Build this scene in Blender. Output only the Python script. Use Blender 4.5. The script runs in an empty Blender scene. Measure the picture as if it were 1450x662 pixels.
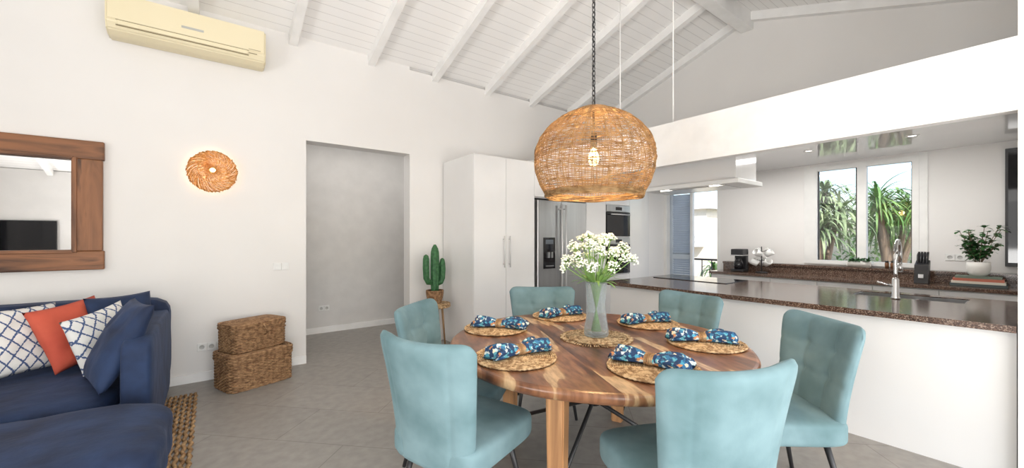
import bpy, bmesh, math, random
from math import sin, cos, pi, radians, sqrt
from mathutils import Vector, Matrix, noise
random.seed(7)
S = bpy.context.scene
COL = S.collection
try:
    S.view_settings.view_transform = 'Standard'
    S.view_settings.look = 'None'
except Exception: pass

# ------------------------------------------------------------------ materials
MATS = {}
def N(nt, t, **kw):
    n = nt.nodes.new(t)
    for k, v in kw.items(): setattr(n, k, v)
    return n
def newmat(name):
    m = bpy.data.materials.new(name); m.use_nodes = True
    nt = m.node_tree
    b = nt.nodes['Principled BSDF']
    tc = N(nt, 'ShaderNodeTexCoord')
    return m, nt, b, tc
def c4(c): return (c[0], c[1], c[2], 1)
def ramp(nt, fac, stops):
    r = N(nt, 'ShaderNodeValToRGB')
    el = r.color_ramp.elements
    el[0].position, el[0].color = stops[0][0], c4(stops[0][1])
    el[1].position, el[1].color = stops[-1][0], c4(stops[-1][1])
    for p, c in stops[1:-1]:
        e = el.new(p); e.color = c4(c)
    nt.links.new(fac, r.inputs[0])
    return r.outputs[0]
def noise_node(nt, tc, scale, detail=3, stretch=(1,1,1), dist=0):
    mp = N(nt, 'ShaderNodeMapping'); mp.inputs['Scale'].default_value = stretch
    nt.links.new(tc.outputs['Object'], mp.inputs[0])
    n = N(nt, 'ShaderNodeTexNoise'); n.inputs['Scale'].default_value = scale
    n.inputs['Detail'].default_value = detail
    n.inputs['Distortion'].default_value = dist
    nt.links.new(mp.outputs[0], n.inputs['Vector'])
    return n.outputs['Fac']
def bump(nt, b, h, strength=.3, dist=.01):
    bp = N(nt, 'ShaderNodeBump'); bp.inputs['Strength'].default_value = strength
    bp.inputs['Distance'].default_value = dist
    nt.links.new(h, bp.inputs['Height']); nt.links.new(bp.outputs[0], b.inputs['Normal'])
def mat(name, col, rough=.5, metal=0, col2=None, nscale=5, stretch=(1,1,1), lo=.35, hi=.65,
        bmp=None, sheen=0, emis=None, coat=0, trans=0, spec=None, sss=0):
    if name in MATS: return MATS[name]
    m, nt, b, tc = newmat(name)
    b.inputs['Base Color'].default_value = c4(col)
    b.inputs['Roughness'].default_value = rough
    b.inputs['Metallic'].default_value = metal
    if spec is not None: b.inputs['Specular IOR Level'].default_value = spec
    c2 = col2 or tuple(x*.93 for x in col)
    f = noise_node(nt, tc, nscale, 3, stretch)
    nt.links.new(ramp(nt, f, [(lo, c2), (hi, col)]), b.inputs['Base Color'])
    if bmp: bump(nt, b, noise_node(nt, tc, bmp[0], 4, stretch), bmp[1], bmp[2] if len(bmp) > 2 else .01)
    if sheen:
        b.inputs['Sheen Weight'].default_value = sheen
        b.inputs['Sheen Roughness'].default_value = .4
        b.inputs['Sheen Tint'].default_value = c4(tuple(min(1, x*1.5+.1) for x in col))
    if coat: b.inputs['Coat Weight'].default_value = coat
    if trans: b.inputs['Transmission Weight'].default_value = trans
    if emis:
        b.inputs['Emission Color'].default_value = c4(emis[0]); b.inputs['Emission Strength'].default_value = emis[1]
    MATS[name] = m
    return m

M_wall = mat('wall_paint', (.78,.765,.745), .85, col2=(.765,.75,.73), nscale=2, bmp=(120,.06,.002))
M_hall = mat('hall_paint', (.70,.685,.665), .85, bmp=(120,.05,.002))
M_white = mat('white_paint', (.88,.875,.86), .55)
M_gloss = mat('white_lacquer', (.82,.815,.805), .12, nscale=1, coat=.3)
M_glossceil = mat('gloss_ceiling', (.86,.855,.85), .05, nscale=1, coat=.2)
M_barpanel = mat('bar_panel_white', (.74,.735,.725), .25, nscale=1)
M_steel = mat('stainless', (.55,.55,.55), .28, 1, nscale=30, stretch=(1,1,.03))
M_handle = mat('satin_handle', (.62,.62,.62), .45, .3)
M_chrome = mat('chrome', (.75,.75,.75), .08, 1)
M_black = mat('black_metal', (.02,.02,.022), .4)
M_blackgloss = mat('black_glass', (.012,.012,.014), .05)
M_plastic = mat('white_plastic', (.8,.8,.78), .4)
M_ac = mat('ac_cream_plastic', (.78,.70,.49), .4, col2=(.76,.68,.47), nscale=2)
M_acd = mat('ac_slot', (.32,.27,.16), .5)
M_navy = mat('navy_velvet', (.014,.034,.095), .8, col2=(.004,.010,.034), nscale=5, lo=.32, hi=.68, sheen=.3, bmp=(9,.35,.02))
M_teal = mat('teal_velvet', (.195,.305,.333), .8, col2=(.095,.175,.19), nscale=4.5, lo=.3, hi=.68, sheen=.3, bmp=(12,.18,.015))
M_red = mat('coral_fabric', (.56,.10,.055), .85, bmp=(200,.3,.003), col2=(.46,.07,.04))
M_wick = mat('wicker', (.44,.26,.13), .7, col2=(.18,.09,.04), nscale=30)
M_wickl = mat('seagrass', (.68,.49,.28), .7, col2=(.28,.16,.07), nscale=45, lo=.4, hi=.6)
M_rope = mat('jute_rope', (.56,.36,.18), .9, col2=(.26,.14,.06), nscale=30, bmp=(120,.6,.01))
M_leaf = mat('leaf_green', (.06,.19,.05), .5, col2=(.03,.10,.03), nscale=8)
M_leafb = mat('leaf_bright', (.20,.34,.10), .5, col2=(.07,.19,.04), nscale=3)
M_leafg = mat('leaf_greygreen', (.30,.38,.20), .6, col2=(.11,.18,.08), nscale=3)
M_cactus = mat('cactus_green', (.05,.17,.06), .6, col2=(.02,.09,.03), nscale=30)
M_stem = mat('stem_green', (.20,.36,.10), .5)
M_flower = mat('flower_white', (.90,.91,.88), .6, col2=(.76,.84,.66), nscale=60)
M_pot = mat('ceramic_pot', (.70,.68,.64), .6, bmp=(60,.1))
M_oak = mat('stool_wood', (.45,.28,.14), .5, col2=(.3,.17,.08), nscale=12, stretch=(1,1,.1))
M_bulb = mat('bulb_glow', (1,.7,.35), .3, emis=((1,.62,.25), 14))
M_down = mat('downlight_glow', (1,.95,.85), .3, emis=((1,.93,.82), 6))
M_shut = mat('shutter_blue', (.55,.62,.70), .5)
M_ground = mat('patio_ground', (.42,.38,.33), .9, nscale=3, bmp=(20,.3))
M_ext = mat('exterior_wall', (.78,.72,.6), .9)
M_soil = mat('soil', (.06,.04,.03), .95)
M_mirror = mat('mirror_glass', (.88,.88,.88), .01, 1)
M_jar = mat('spice_brown', (.2,.09,.04), .3)
M_trunk = mat('trunk_bark', (.22,.16,.11), .9)

def m_translucent(name, col, col2, amount, scale=25, stretch=(1,1,1)):
    m, nt, b, tc = newmat(name)
    b.inputs['Roughness'].default_value = .6
    cr = ramp(nt, noise_node(nt, tc, scale, 3, stretch), [(.35, col2), (.65, col)])
    nt.links.new(cr, b.inputs['Base Color'])
    tr = N(nt, 'ShaderNodeBsdfTranslucent'); nt.links.new(cr, tr.inputs[0])
    mx = N(nt, 'ShaderNodeMixShader'); mx.inputs[0].default_value = amount
    nt.links.new(b.outputs[0], mx.inputs[1]); nt.links.new(tr.outputs[0], mx.inputs[2])
    nt.links.new(mx.outputs[0], nt.nodes['Material Output'].inputs[0])
    return m
M_ratt = m_translucent('rattan_lamp', (.62,.43,.22), (.34,.20,.08), .5)
M_straw = m_translucent('straw_sconce', (.96,.70,.34), (.66,.38,.13), .65, 60)

def m_thin_glass(name):
    m, nt, b, tc = newmat(name)
    g = N(nt, 'ShaderNodeBsdfGlossy'); g.inputs['Roughness'].default_value = .02
    t = N(nt, 'ShaderNodeBsdfTransparent')
    mx = N(nt, 'ShaderNodeMixShader'); mx.inputs[0].default_value = .06
    nt.links.new(t.outputs[0], mx.inputs[1]); nt.links.new(g.outputs[0], mx.inputs[2])
    nt.links.new(mx.outputs[0], nt.nodes['Material Output'].inputs[0])
    return m
M_pane = m_thin_glass('window_pane')
def m_vase():
    m, nt, b, tc = newmat('vase_glass')
    g = N(nt, 'ShaderNodeBsdfTransparent'); g.inputs[0].default_value = (.93,.96,.96,1)
    b.inputs['Base Color'].default_value = (.80,.85,.87,1)
    b.inputs['Roughness'].default_value = .08
    v = N(nt, 'ShaderNodeTexVoronoi'); v.inputs['Scale'].default_value = 90
    nt.links.new(tc.outputs['Object'], v.inputs['Vector'])
    bump(nt, b, v.outputs['Distance'], 1.0, .02)
    lw = N(nt, 'ShaderNodeLayerWeight'); lw.inputs[0].default_value = .3
    mr = N(nt, 'ShaderNodeMapRange'); mr.inputs['To Min'].default_value = .12; mr.inputs['To Max'].default_value = .6
    nt.links.new(lw.outputs['Facing'], mr.inputs['Value'])
    mx = N(nt, 'ShaderNodeMixShader')
    nt.links.new(mr.outputs[0], mx.inputs[0])
    nt.links.new(g.outputs[0], mx.inputs[1]); nt.links.new(b.outputs[0], mx.inputs[2])
    nt.links.new(mx.outputs[0], nt.nodes['Material Output'].inputs[0])
    return m
M_vase = m_vase()

def m_floor():
    m, nt, b, tc = newmat('floor_tiles')
    mp = N(nt, 'ShaderNodeMapping'); mp.inputs['Rotation'].default_value = (0,0,radians(45))
    nt.links.new(tc.outputs['Object'], mp.inputs[0])
    br = N(nt, 'ShaderNodeTexBrick'); br.offset = .5
    br.inputs['Scale'].default_value = 1; br.inputs['Brick Width'].default_value = 1.0
    br.inputs['Row Height'].default_value = .5; br.inputs['Mortar Size'].default_value = .003
    br.inputs['Color1'].default_value = (.335,.312,.283,1); br.inputs['Color2'].default_value = (.312,.291,.263,1)
    br.inputs['Mortar'].default_value = (.215,.198,.175,1)
    nt.links.new(mp.outputs[0], br.inputs['Vector'])
    f = noise_node(nt, tc, 14, 8)
    cr = ramp(nt, f, [(.3,(.86,.86,.86)),(.7,(1.08,1.08,1.08))])
    mx = N(nt, 'ShaderNodeMixRGB', blend_type='MULTIPLY'); mx.inputs[0].default_value = 1
    nt.links.new(br.outputs['Color'], mx.inputs[1]); nt.links.new(cr, mx.inputs[2])
    nt.links.new(mx.outputs[0], b.inputs['Base Color'])
    b.inputs['Roughness'].default_value = .42
    bump(nt, b, f, .12, .005)
    return m
M_floor = m_floor()
def m_boards():
    m, nt, b, tc = newmat('ceiling_boards')
    sp = N(nt, 'ShaderNodeSeparateXYZ'); nt.links.new(tc.outputs['Object'], sp.inputs[0])
    d = N(nt, 'ShaderNodeMath', operation='DIVIDE'); d.inputs[1].default_value = .105
    nt.links.new(sp.outputs['Y'], d.inputs[0])
    fr = N(nt, 'ShaderNodeMath', operation='FRACT'); nt.links.new(d.outputs[0], fr.inputs[0])
    cr = ramp(nt, fr.outputs[0], [(0,(.66,.65,.64)),(.05,(.66,.65,.64)),(.08,(.89,.88,.865)),(1,(.89,.88,.865))])
    nt.links.new(cr, b.inputs['Base Color'])
    bump(nt, b, cr, .3, .01)
    b.inputs['Roughness'].default_value = .6
    return m
M_boards = m_boards()
def m_granite():
    m, nt, b, tc = newmat('brown_granite')
    v = N(nt, 'ShaderNodeTexVoronoi'); v.inputs['Scale'].default_value = 190
    nt.links.new(tc.outputs['Object'], v.inputs['Vector'])
    sp = N(nt, 'ShaderNodeSeparateColor'); nt.links.new(v.outputs['Color'], sp.inputs[0])
    cr = ramp(nt, sp.outputs[0], [(.0,(.03,.017,.013)),(.45,(.085,.048,.034)),(.78,(.16,.098,.07)),(.96,(.30,.22,.17))])
    nt.links.new(cr, b.inputs['Base Color'])
    b.inputs['Roughness'].default_value = .13
    return m
M_gran = m_granite()
def m_table(name, k=1.0):
    m, nt, b, tc = newmat(name)
    sp = N(nt, 'ShaderNodeSeparateXYZ'); nt.links.new(tc.outputs['Object'], sp.inputs[0])
    d = N(nt, 'ShaderNodeMath', operation='DIVIDE'); d.inputs[1].default_value = .26
    nt.links.new(sp.outputs['X'], d.inputs[0])
    fl = N(nt, 'ShaderNodeMath', operation='FLOOR'); nt.links.new(d.outputs[0], fl.inputs[0])
    wn = N(nt, 'ShaderNodeTexWhiteNoise', noise_dimensions='1D'); nt.links.new(fl.outputs[0], wn.inputs['W'])
    mu = N(nt, 'ShaderNodeMath', operation='MULTIPLY'); mu.inputs[1].default_value = 5.3
    nt.links.new(fl.outputs[0], mu.inputs[0])
    cb = N(nt, 'ShaderNodeCombineXYZ')
    nt.links.new(sp.outputs['X'], cb.inputs[0])
    y2 = N(nt, 'ShaderNodeMath', operation='MULTIPLY_ADD'); y2.inputs[1].default_value = .25
    nt.links.new(sp.outputs['Y'], y2.inputs[0]); nt.links.new(mu.outputs[0], y2.inputs[2])
    nt.links.new(y2.outputs[0], cb.inputs[1])
    z2 = N(nt, 'ShaderNodeMath', operation='MULTIPLY'); z2.inputs[1].default_value = .22
    nt.links.new(sp.outputs['Z'], z2.inputs[0]); nt.links.new(z2.outputs[0], cb.inputs[2])
    n1 = N(nt, 'ShaderNodeTexNoise'); n1.inputs['Scale'].default_value = 5.5; n1.inputs['Detail'].default_value = 2.5
    n1.inputs['Distortion'].default_value = .9
    nt.links.new(cb.outputs[0], n1.inputs['Vector'])
    n2 = N(nt, 'ShaderNodeTexNoise'); n2.inputs['Scale'].default_value = 42; n2.inputs['Detail'].default_value = 4
    nt.links.new(cb.outputs[0], n2.inputs['Vector'])
    c1 = ramp(nt, n1.outputs['Fac'], [(.25,(.06,.022,.011)),(.38,(.15,.060,.029)),(.45,(.27,.118,.057)),(.53,(.35,.17,.085)),(.56,(.43,.24,.12)),(.578,(.76,.54,.31)),(.8,(.84,.64,.40))])
    c2 = ramp(nt, n2.outputs['Fac'], [(.3,(.45,.41,.38)),(.6,(1.08,1.08,1.08))])
    mx = N(nt, 'ShaderNodeMixRGB', blend_type='MULTIPLY'); mx.inputs[0].default_value = .8
    nt.links.new(c1, mx.inputs[1]); nt.links.new(c2, mx.inputs[2])
    c3 = ramp(nt, wn.outputs['Value'], [(0,(.68,.64,.62)),(1,(1.2,1.17,1.15))])
    mx2 = N(nt, 'ShaderNodeMixRGB', blend_type='MULTIPLY'); mx2.inputs[0].default_value = .9
    nt.links.new(mx.outputs[0], mx2.inputs[1]); nt.links.new(c3, mx2.inputs[2])
    nt.links.new(mx2.outputs[0], b.inputs['Base Color'])
    b.inputs['Roughness'].default_value = .28
    bump(nt, b, n2.outputs['Fac'], .08, .004)
    return m
M_table = m_table('acacia_wood')
def m_wood(name, a, bcol, stretch):
    m, nt, b, tc = newmat(name)
    f = noise_node(nt, tc, 14, 5, stretch, .6)
    nt.links.new(ramp(nt, f, [(.3,a),(.5,bcol),(.62,tuple(x*1.3 for x in bcol)),(.75,a)]), b.inputs['Base Color'])
    b.inputs['Roughness'].default_value = .5
    bump(nt, b, f, .4, .01)
    return m
M_mfh = m_wood('teak_h', (.055,.022,.009), (.215,.088,.035), (.12,1,1))
M_mfv = m_wood('teak_v', (.055,.022,.009), (.215,.088,.035), (1,1,.12))
def m_lattice():
    m, nt, b, tc = newmat('lattice_fabric')
    sp = N(nt, 'ShaderNodeSeparateXYZ'); nt.links.new(tc.outputs['Object'], sp.inputs[0])
    outs = []
    for op in ('ADD','SUBTRACT'):
        a = N(nt, 'ShaderNodeMath', operation=op)
        nt.links.new(sp.outputs['X'], a.inputs[0])
        q = N(nt,'ShaderNodeMath',operation='MULTIPLY'); q.inputs[1].default_value=.75
        nt.links.new(sp.outputs['Y'], q.inputs[0]); nt.links.new(q.outputs[0], a.inputs[1])
        mu = N(nt, 'ShaderNodeMath', operation='MULTIPLY'); mu.inputs[1].default_value = 13
        nt.links.new(a.outputs[0], mu.inputs[0])
        fr = N(nt, 'ShaderNodeMath', operation='PINGPONG'); fr.inputs[1].default_value = .5
        nt.links.new(mu.outputs[0], fr.inputs[0])
        outs.append(fr.outputs[0])
    mn = N(nt, 'ShaderNodeMath', operation='MINIMUM')
    nt.links.new(outs[0], mn.inputs[0]); nt.links.new(outs[1], mn.inputs[1])
    n = noise_node(nt, tc, 110, 2)
    ad = N(nt, 'ShaderNodeMath', operation='MULTIPLY_ADD'); ad.inputs[1].default_value = .22
    nt.links.new(n, ad.inputs[0]); nt.links.new(mn.outputs[0], ad.inputs[2])
    nt.links.new(ramp(nt, ad.outputs[0], [(.17,(.06,.10,.22)),(.20,(.74,.73,.70)),(1,(.78,.77,.74))]), b.inputs['Base Color'])
    b.inputs['Roughness'].default_value = .9
    return m
M_latt = m_lattice()
def m_floral():
    m, nt, b, tc = newmat('floral_napkin_fabric')
    v = N(nt, 'ShaderNodeTexVoronoi'); v.inputs['Scale'].default_value = 48
    n = noise_node(nt, tc, 38, 2)
    nt.links.new(tc.outputs['Object'], v.inputs['Vector'])
    sp = N(nt, 'ShaderNodeSeparateColor'); nt.links.new(v.outputs['Color'], sp.inputs[0])
    pc = ramp(nt, sp.outputs[0], [(0,(.03,.16,.32)),(.35,(.07,.34,.50)),(.5,(.60,.72,.72)),(.68,(.12,.40,.48)),(.84,(.60,.26,.10)),(.91,(.8,.68,.5))])
    pc.node.color_ramp.interpolation = 'CONSTANT'
    mk = ramp(nt, n, [(.48,(0,0,0)),(.53,(1,1,1))])
    mx = N(nt, 'ShaderNodeMixRGB'); nt.links.new(mk, mx.inputs[0])
    mx.inputs[1].default_value = (.012,.045,.125,1)
    nt.links.new(pc, mx.inputs[2])
    nt.links.new(mx.outputs[0], b.inputs['Base Color'])
    b.inputs['Roughness'].default_value = .8
    return m
M_floral = m_floral()

# ------------------------------------------------------------------ mesh helpers
def link(name, me, parent=None, loc=(0,0,0), rot=(0,0,0)):
    o = bpy.data.objects.new(name, me); COL.objects.link(o)
    o.location = loc; o.rotation_euler = rot
    if parent: o.parent = parent
    return o
def finish(name, bm, m, parent=None, smooth=False, loc=(0,0,0), rot=(0,0,0)):
    bmesh.ops.recalc_face_normals(bm, faces=bm.faces)
    me = bpy.data.meshes.new(name); bm.to_mesh(me); bm.free()
    me.materials.append(m)
    if smooth:
        for p in me.polygons: p.use_smooth = True
    return link(name, me, parent, loc, rot)
def empty(name, loc=(0,0,0), rz=0, rot=None):
    e = bpy.data.objects.new(name, None); COL.objects.link(e)
    e.empty_display_size = .1
    e.location = loc; e.rotation_euler = rot if rot else (0,0,rz)
    return e
def addbox(bm, x0,x1,y0,y1,z0,z1):
    vs = [bm.verts.new(p) for p in [(x0,y0,z0),(x1,y0,z0),(x1,y1,z0),(x0,y1,z0),(x0,y0,z1),(x1,y0,z1),(x1,y1,z1),(x0,y1,z1)]]
    for f in [(0,3,2,1),(4,5,6,7),(0,1,5,4),(1,2,6,5),(2,3,7,6),(3,0,4,7)]: bm.faces.new([vs[i] for i in f])
    return vs
def box(name, x0,x1,y0,y1,z0,z1, m, parent=None, bev=0, seg=2):
    bm = bmesh.new(); addbox(bm, x0,x1,y0,y1,z0,z1)
    if bev: bmesh.ops.bevel(bm, geom=bm.edges[:], offset=bev, segments=seg, profile=.5, affect='EDGES')
    return finish(name, bm, m, parent)
def boxes(name, lst, m, parent=None, bev=0):
    bm = bmesh.new()
    for l in lst: addbox(bm, *l)
    if bev: bmesh.ops.bevel(bm, geom=bm.edges[:], offset=bev, segments=2, profile=.5, affect='EDGES')
    return finish(name, bm, m, parent)
def poly(name, pts, faces, m, parent=None):
    bm = bmesh.new(); vs = [bm.verts.new(p) for p in pts]
    for f in faces: bm.faces.new([vs[i] for i in f])
    return finish(name, bm, m, parent)
def lathe_bm(bm, prof, segs=32, c=(0,0,0), wob=None):
    rings = []
    for r, z in prof:
        if r < 1e-5: rings.append([bm.verts.new((c[0],c[1],c[2]+z))])
        else:
            rings.append([bm.verts.new((c[0]+r*(wob(a) if wob else 1)*cos(a), c[1]+r*(wob(a) if wob else 1)*sin(a), c[2]+z)) for a in [2*pi*i/segs for i in range(segs)]])
    for a, b in zip(rings, rings[1:]):
        if len(a)==1 and len(b)==1: continue
        for i in range(segs):
            j=(i+1)%segs
            if len(a)==1: bm.faces.new([a[0],b[i],b[j]])
            elif len(b)==1: bm.faces.new([a[i],b[0],a[j]])
            else: bm.faces.new([a[i],b[i],b[j],a[j]])
def lathe(name, prof, m, parent=None, segs=32, c=(0,0,0), smooth=True, loc=(0,0,0), rot=(0,0,0)):
    bm = bmesh.new(); lathe_bm(bm, prof, segs, c)
    return finish(name, bm, m, parent, smooth, loc, rot)
def sweep(bm, pts, r, n=6, closed=False, radii=None):
    pts = [Vector(p) for p in pts]; L=len(pts); rings=[]
    up = Vector((0,0,1))
    for i,p in enumerate(pts):
        if closed: t = pts[(i+1)%L]-pts[i-1]
        else: t = pts[min(i+1,L-1)]-pts[max(i-1,0)]
        if t.length < 1e-9: t=Vector((0,0,1))
        t.normalize()
        a = t.cross(up)
        if a.length < .15: a = t.cross(Vector((1,0,0)))
        a.normalize(); b = t.cross(a)
        rr = radii[i] if radii else r
        rings.append([bm.verts.new(p + a*rr*cos(2*pi*k/n) + b*rr*sin(2*pi*k/n)) for k in range(n)])
    rng = range(L) if closed else range(L-1)
    for i in rng:
        A,B=rings[i],rings[(i+1)%L]
        for k in range(n):
            q=(k+1)%n
            bm.faces.new([A[k],A[q],B[q],B[k]])
    if not closed:
        bm.faces.new(rings[0]); bm.faces.new(rings[-1])
def tube(name, pts, r, m, parent=None, n=10, closed=False, radii=None):
    bm=bmesh.new(); sweep(bm, pts, r, n, closed, radii)
    return finish(name, bm, m, parent, True)
def superbox(name, c, s, m, parent=None, n=5, div=14, crown=0, wr=0, rot=(0,0,0)):
    bm = bmesh.new()
    bmesh.ops.create_cube(bm, size=2)
    bmesh.ops.subdivide_edges(bm, edges=bm.edges[:], cuts=div, use_grid_fill=True)
    for v in bm.verts:
        p=v.co; mx=max(abs(p.x),abs(p.y),abs(p.z))
        nn=(abs(p.x)**n+abs(p.y)**n+abs(p.z)**n)**(1/n)
        q=p*(mx/nn)
        z=q.z
        if crown: z += crown/s[2]*(1-q.x**2)*(1-q.y**2)*(1 if z>0 else 0)
        v.co = Vector((q.x*s[0], q.y*s[1], z*s[2]))
        if wr:
            v.co += v.co.normalized()*wr*noise.noise(Vector(v.co)*7+Vector((c[0]*3,c[1]*5,c[2])))
    return finish(name, bm, m, parent, True, c, rot)
def pillow_mesh(w, h, t, seed=0, G=22):
    bm=bmesh.new()
    for sgn in (1,-1):
        g=[]
        for j in range(G+1):
            row=[]
            for i in range(G+1):
                x=-1+2*i/G; y=-1+2*j/G
                th=t*(max(0,(1-x*x))*max(0,(1-y*y)))**.42
                px=x*(1-.07*(1-y*y)); py=y*(1-.07*(1-x*x))
                edge=(1-x**6)*(1-y**6)
                wv=.014*edge*noise.noise(Vector((x*2.6+seed,y*2.6,sgn*2)))
                row.append(bm.verts.new((px*w/2,py*h/2,sgn*th+wv)))
            g.append(row)
        for j in range(G):
            for i in range(G): bm.faces.new([g[j][i],g[j][i+1],g[j+1][i+1],g[j+1][i]])
    bmesh.ops.remove_doubles(bm, verts=bm.verts[:], dist=.0008)
    return bm
def leaf(bm, base, az, el, L, w, droop=1.0, segs=6, fold=.0):
    p=Vector(base); prev=None; a=el
    side=Vector((-sin(az),cos(az),0))
    for i in range(segs+1):
        t=i/segs
        ww=w*(sin(pi*min(1,(t*.9+.12)))**.7)*.5 if i<segs else .0008
        l=bm.verts.new(p+side*ww); r=bm.verts.new(p-side*ww)
        if prev: bm.faces.new([prev[0],prev[1],r,l])
        prev=(l,r)
        p=p+Vector((cos(a)*cos(az),cos(a)*sin(az),sin(a)))*(L/segs)
        a-=droop/segs

# ------------------------------------------------------------------ room
YN=4.93; XE=6.6; XG=5.85; RID=2.4; SL=.33; ZE=3.62
ZR=ZE+SL*(YN-RID)
XW=-4.5; YS=-2.6
def zc(y): return ZE+SL*(YN-y) if y>RID else ZR-SL*(RID-y)
box('floor', XW-.2, XE+.2, YS-.2, 6.6, -.1, 0, M_floor)
wn = empty('wall_north')
OX0,OX1,OZ=.84,2.055,2.485
boxes('north_panels', [(XW-.2,OX0,YN,YN+.2,0,ZE),(OX1,XE+.2,YN,YN+.2,0,ZE-.04),(OX0,OX1,YN,YN+.2,OZ,ZE)], M_wall, wn)
wh = empty('wall_hallway')
boxes('hall_panels', [(-.4,4.2,6.35,6.5,0,2.9),(-.4,-.25,YN+.2,6.35,0,2.9),(4.05,4.2,YN+.2,6.35,0,2.9)], M_hall, wh)
box('ceiling_hallway', -.4,4.2,YN+.2,6.5,2.9,3.0, M_white)
zw=[(XW,YS,0),(XW,-1.6,0),(XW,-1.6,2.4),(XW,2.2,2.4),(XW,2.2,0),(XW,YN,0),(XW,YN,ZE),(XW,RID,ZR),(XW,YS,zc(YS))]
def prism(name, pts, dx, m, parent=None):
    n=len(pts); bm=bmesh.new()
    a=[bm.verts.new(p) for p in pts]; b=[bm.verts.new((p[0]+dx,p[1],p[2])) for p in pts]
    bm.faces.new(a); bm.faces.new(b[::-1])
    for i in range(n): bm.faces.new([a[i],a[(i+1)%n],b[(i+1)%n],b[i]])
    bmesh.ops.triangulate(bm, faces=[f for f in bm.faces if len(f.verts)>4])
    return finish(name,bm,m,parent)
prism('wall_west', zw, -.2, M_wall)
gab=[(XG,.07,2.52),(XG,YN,2.52),(XG,YN,ZE),(XG,RID,ZR),(XG,.07,zc(.07))]
prism('wall_east_gable', gab, .15, M_wall)
ws=empty('wall_south')
boxes('south_panels', [(XW-.2,-2.2,YS-.2,YS,0,2.79),(3.3,3.8,YS-.2,YS,0,2.79),(-2.2,3.3,YS-.2,YS,2.45,2.79)], M_wall, ws)
stub=[(3.6,YS,0),(3.6,.07,0),(3.6,.07,zc(.07)),(3.6,YS,zc(YS))]
prism('wall_east_dining', stub, .2, M_wall)
box('wall_kitchen_south', 3.8, XE+.2, -.13, .07, 0, 3.66, M_wall)
WY0,WY1,WZ0,WZ1=.84,1.90,1.045,2.36
DY0,DY1,DZ=3.12,4.10,2.31
we=empty('wall_east_kitchen')
boxes('east_panels',[(XE,XE+.2,.07,WY0,0,2.45),(XE,XE+.2,WY0,WY1,0,WZ0),(XE,XE+.2,WY0,WY1,WZ1,2.45),(XE,XE+.2,WY1,DY0,0,2.45),
    (XE,XE+.2,DY0,DY1,DZ,2.45),(XE,XE+.2,DY1,YN,0,2.45)], M_wall, we)
box('wall_kitchen_return', 6.125, XE, 4.13, 4.25, 0, 2.4, M_wall)
box('ceiling_kitchen', 3.69, XE+.2, .07, 4.1, 2.40, 2.45, M_glossceil)
box('ceiling_kitchen_top', 3.69, XE+.2, .07, 4.93, 2.45, 2.52, M_white)
box('trim_bulkhead', 3.60, 3.69, .07, 4.112, 2.115, 2.53, M_white)
ce=empty('ceiling')
def slab(name,y0,y1,m,th=.1):
    pts=[(XW-.2,y0,zc(y0)),(XG+.15,y0,zc(y0)),(XG+.15,y1,zc(y1)),(XW-.2,y1,zc(y1))]
    pts+= [(p[0],p[1],p[2]+th) for p in pts]
    return poly(name,pts,[(0,1,2,3),(7,6,5,4),(0,4,5,1),(1,5,6,2),(2,6,7,3),(3,7,4,0)],m,ce)
slab('slope_north',RID,YN+.2,M_boards); slab('slope_south',YS-.3,RID,M_boards)
BW=.042; BD=.115
for k in range(-6,7):
    x=.712+.85*k if k<6 else XG-BW
    if x<XW: continue
    pts=[]
    for dz in (0,-BD):
        for xx in (x-BW,x+BW):
            for y in (YN,RID): pts.append((xx,y,zc(y)+dz))
    f=[(0,1,3,2),(4,6,7,5),(0,4,5,1),(2,3,7,6),(0,2,6,4),(1,5,7,3)]
    poly('rafter_north',pts,f,M_white,ce)
    y_s=YS
    if x>3.6: y_s=.075
    pts=[]
    for dz in (0,-BD):
        for xx in (x-BW,x+BW):
            for y in (y_s,RID): pts.append((xx,y,zc(y)+dz))
    poly('rafter_south',pts,f,M_white,ce)
box('ridge_beam', XW, XG, RID-.075, RID+.075, ZR-.24, ZR, M_white, ce, .004)
bb=empty('baseboard_north')
boxes('skirting',[(-4.5,OX0,YN-.015,YN,0,.085),(OX1,2.5,YN-.015,YN,0,.085)],M_white,bb)
box('baseboard_hallway',-.25,4.05,6.335,6.35,0,.085,M_white)
d=empty('window_1')
boxes('slider_frame',[(-2.2,3.3,YS-.12,YS-.06,2.38,2.45),(-2.2,-2.13,YS-.12,YS-.06,0,2.38),(3.23,3.3,YS-.12,YS-.06,0,2.38),(-.4,-.33,YS-.12,YS-.06,0,2.38),(1.45,1.52,YS-.12,YS-.06,0,2.38)],M_white,d)
d=empty('window_2')
boxes('slider_frame',[(XW-.12,XW-.06,-1.6,2.2,2.33,2.4),(XW-.12,XW-.06,-1.6,-1.53,0,2.33),(XW-.12,XW-.06,2.13,2.2,0,2.33),(XW-.12,XW-.06,.27,.34,0,2.33)],M_white,d)
w=empty('window_3')
xf=XE+.02
ym=(WY0+WY1)/2
boxes('frame',[(xf-.035,xf+.05,WY0,WY1,WZ1-.06,WZ1),(xf-.035,xf+.05,WY0,WY1,WZ0,WZ0+.05),
  (xf-.035,xf+.05,WY0,WY0+.06,WZ0+.05,WZ1-.06),(xf-.035,xf+.05,WY1-.08,WY1,WZ0+.05,WZ1-.06),(xf-.035,xf+.05,ym-.06,ym+.03,WZ0+.05,WZ1-.06)],M_plastic,w)
boxes('gasket',[(xf+.0,xf+.03,ym+.03,ym+.05,WZ0+.05,WZ1-.06),(xf+.0,xf+.03,WY1-.092,WY1-.08,WZ0+.05,WZ1-.06),(xf,xf+.03,WY0+.06,WY0+.07,WZ0+.05,WZ1-.06)],M_black,w)
box('pane',xf+.012,xf+.016,WY0+.07,WY1-.09,WZ0+.05,WZ1-.06,M_pane,w)
cs=empty('trim_1')
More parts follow.
